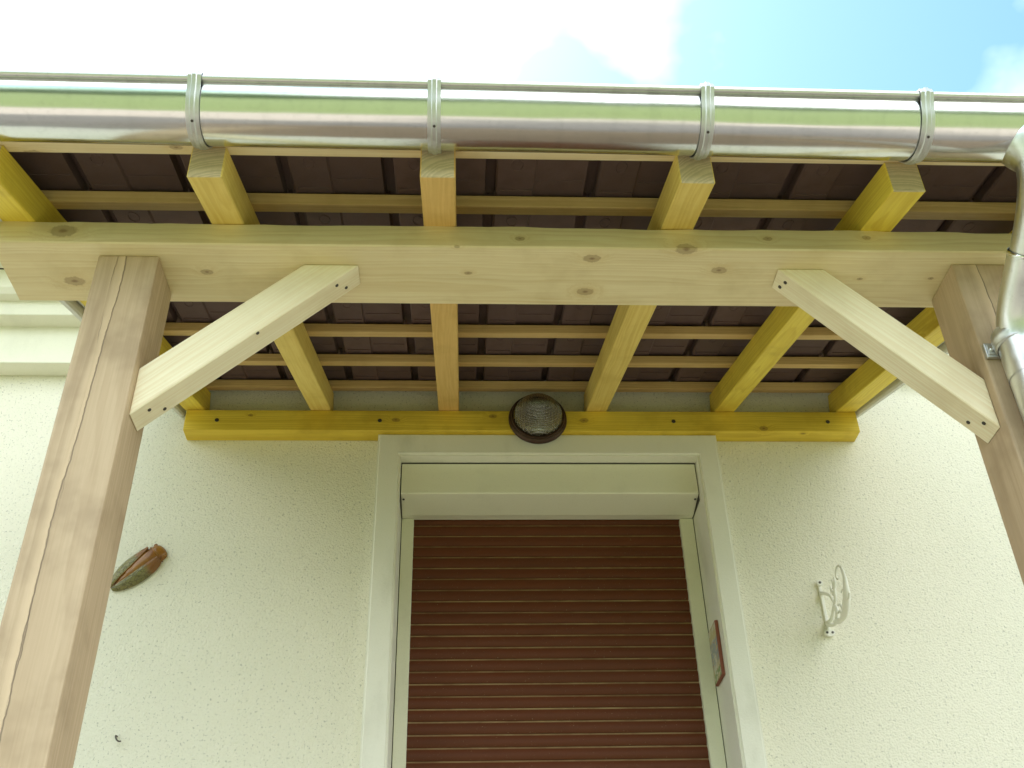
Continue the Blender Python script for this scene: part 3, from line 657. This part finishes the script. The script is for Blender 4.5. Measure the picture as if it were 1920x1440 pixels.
# ------------------------------------------------------------------ plant bracket in the shape of a lizard
def lizard():
    M['white_iron'] = enamel('white_painted_iron', (.80, .79, .70), .32, .15)
    X = .842; root = empty('plant_bracket', (X, 0, 2.893), 'white iron hanging bracket with lizard figure screwed to the wall right of the door', 'bracket')
    bm = bmesh.new(); bx(bm, X-.0055, X+.0055, -.009, -.0012, 2.90, 3.062, .002); mobj('bar', bm, M['white_iron'], root)
    bm = bmesh.new(); lathe(bm, [(0, 0), (.0105, 0), (.0105, .004), (.009, .0055), (0, .0055)], 24, (X, -.0088, 3.062)); pl = mobj('eyelet', bm, M['white_iron'], root, None, 40); screws([(X, -.0146, 3.062)], (0, -1, 0), pl, .004)
    bm = bmesh.new(); c = [(.017*math.cos(t)*(1.0), .0115*math.sin(t)) for t in [2*math.pi*k/24 for k in range(24)]]
    prism(bm, [(X+a, 2.895+b) for a, b in c], 'y', -.013, -.0012, .001); pl = mobj('foot_plate', bm, M['white_iron'], root); screws([(X-.0085, -.0132, 2.8955), (X+.0085, -.0132, 2.8955)], (0, -1, 0), pl, .0038)
    def rod(name, pts, rad, seg=10):
        bm = bmesh.new(); q = catmull([(X+(p[2] if len(p) > 2 else 0), p[0], p[1]) for p in pts], 6)
        rr = [rad[0]+(rad[1]-rad[0])*k/(len(q)-1) for k in range(len(q))] if isinstance(rad, tuple) else [rad[min(len(rad)-1, int(k/(len(q))*len(rad)))] for k in range(len(q))] if isinstance(rad, list) else rad
        tube(bm, q, rr, seg); return mobj(name, bm, M['white_iron'], root, None, True)
    # body from head (low, near the wall) out to the curled tail; (y, z)
    bm = bmesh.new(); q = catmull([(X, -.075, 2.905), (X, -.10, 2.895), (X, -.13, 2.887), (X, -.165, 2.890), (X, -.195, 2.910), (X, -.215, 2.935), (X, -.222, 2.957), (X, -.226, 2.982), (X, -.218, 3.010), (X, -.203, 3.028), (X, -.180, 3.032), (X, -.164, 3.020), (X, -.165, 3.004), (X, -.178, 2.998)], 6)
    key = [.006, .010, .0075, .0105, .0115, .0105, .008, .0055, .0045, .004, .0036, .0032, .003, .0026]; rr = []
    for k in range(len(q)):
        f = k/6; i = min(int(f), 12); rr.append(key[i]+(key[i+1]-key[i])*(f-i))
    tube(bm, q, rr, 12); mobj('lizard_body', bm, M['white_iron'], root, None, True)
    for pts in ([(-.15, 2.888), (-.135, 2.912), (-.115, 2.915), (-.10, 2.93)], [(-.16, 2.893), (-.15, 2.925), (-.125, 2.935)], [(-.205, 2.925), (-.222, 2.915), (-.236, 2.926)], [(-.212, 2.935), (-.195, 2.955), (-.175, 2.955)]):
        rod('lizard_leg', pts, (.0045, .0028))
    rod('stem', [(-.006, 2.93), (-.05, 2.925), (-.09, 2.945), (-.12, 2.965), (-.125, 3.006), (-.123, 3.02)], (.006, .004))
    rod('stem', [(-.006, 3.03), (-.04, 3.012), (-.075, 2.99), (-.10, 2.955)], (.006, .0045))
    rod('stem', [(-.006, 2.925), (-.045, 2.905), (-.08, 2.900), (-.11, 2.925), (-.10, 2.945), (-.085, 2.935)], (.006, .004))
    for pts in ([(-.122, 2.99), (-.14, 3.005), (-.142, 3.022)], [(-.115, 2.975), (-.10, 2.995), (-.098, 3.012)]): rod('leaf', pts, (.0065, .002))
lizard()

# ------------------------------------------------------------------ picture tile on the jamb
def plaque():
    m = NT('painted_tile_face'); co = m.coord(); s = m.n('ShaderNodeSeparateXYZ'); m.l(co, s.inputs[0])
    n = m.noise(co, 26, 4, .6); n2 = m.noise(m.mapping(co, (1, 1, 1), (3, 1, 2)), 60, 4, .6)
    c = m.mix(m.rng(n, .45, .55), (.52, .44, .24), (.60, .55, .44)); zz = s.outputs[2]
    mid = m.math('MULTIPLY', m.rng(zz, -.05, -.02, 0, 1), m.rng(zz, .03, .05, 1, 0)); c = m.mix(m.math('MULTIPLY', mid, m.rng(n2, .38, .5)), c, (.30, .32, .36))
    c = m.mix(m.math('MULTIPLY', m.rng(zz, -.045, -.06, 0, 1), m.rng(n2, .45, .55)), c, (.22, .30, .12)); c = m.mix(m.rng(n2, .66, .7), c, (.5, .16, .06))
    mf = m.set(Base_Color=c, Roughness=.2)
    mr = NT('red_brown_clay').set(Base_Color=(.26, .085, .05), Roughness=.6)
    root = empty('picture_tile', (O1, .07, 2.857), 'small painted ceramic tile hanging on the right door jamb', 'plaque')
    bm = bmesh.new(); bx(bm, -.011, -.0008, -.052, .052, -.0875, .0875, .002, 2); mobj('tile_body', bm, mr, root, Matrix.Translation((O1, .052, 2.857)))
    bm = bmesh.new(); bx(bm, -.0122, -.0108, -.048, .048, -.0835, .0835, .0005); mobj('painted_face', bm, mf, root, Matrix.Translation((O1, .052, 2.857)))
plaque()
# small bent hook in the wall
bm = bmesh.new(); tube(bm, catmull([(-1.268, .004, 2.603), (-1.268, -.012, 2.601), (-1.266, -.020, 2.596), (-1.262, -.022, 2.588), (-1.256, -.020, 2.583), (-1.250, -.016, 2.584)], 5), .0022, 8)
tag(mobj('wall_hook', bm, NT('rusty_wire').set(Base_Color=(.10, .085, .075), Roughness=.6, Metallic=.4), None, None, True), 'tiny dark bent wire hook low on the wall beside the left post', 'hook')

# ------------------------------------------------------------------ garden behind the photographer (mirrored in the zinc)
def hedge():
    rnd = random.Random(3); m = NT('hedge_leaf'); inf = m.coord(); n = m.noise(inf, 1.2, 3)
    m.set(Base_Color=m.mix(m.rng(n, .3, .7), (.10, .17, .05), (.17, .25, .085)), Roughness=.6)
    vs, fs = [], []
    for _ in range(30000):
        x = rnd.uniform(-30, 30); top = 3.6+.25*math.sin(x*.7)+.2*math.sin(x*1.9+1); z = rnd.random()**.8*top
        y = -19.5+1.6*math.sqrt(max(0, 1-(z/top)**4))*rnd.choice((1, .8, .6))+rnd.uniform(-.3, .3)+.5*math.sin(x*1.1)
        a = Vector((rnd.gauss(0, 1), rnd.gauss(0, 1), rnd.gauss(0, 1))).normalized(); b = a.orthogonal().normalized(); s = rnd.uniform(.12, .26); p = Vector((x, y, z)); i = len(vs)
        vs += [p-a*s, p+b*s*.5, p+a*s, p-b*s*.5]; fs.append((i, i+1, i+2, i+3))
    i = len(vs); N = 60
    for k in range(N+1):
        x = -30+60*k/N; vs += [Vector((x, -19.6, 0)), Vector((x, -19.6, 3.0+.25*math.sin(x*.7)))]
    for k in range(N): fs.append((i+2*k, i+2*k+2, i+2*k+3, i+2*k+1))
    me = bpy.data.meshes.new('hedge'); me.from_pydata(vs, [], fs); me.materials.append(m.m); o = bpy.data.objects.new('hedge', me); COL.objects.link(o); tag(o, 'green hedge mirrored in the zinc gutter', 'hedge', kind='stuff')
hedge()
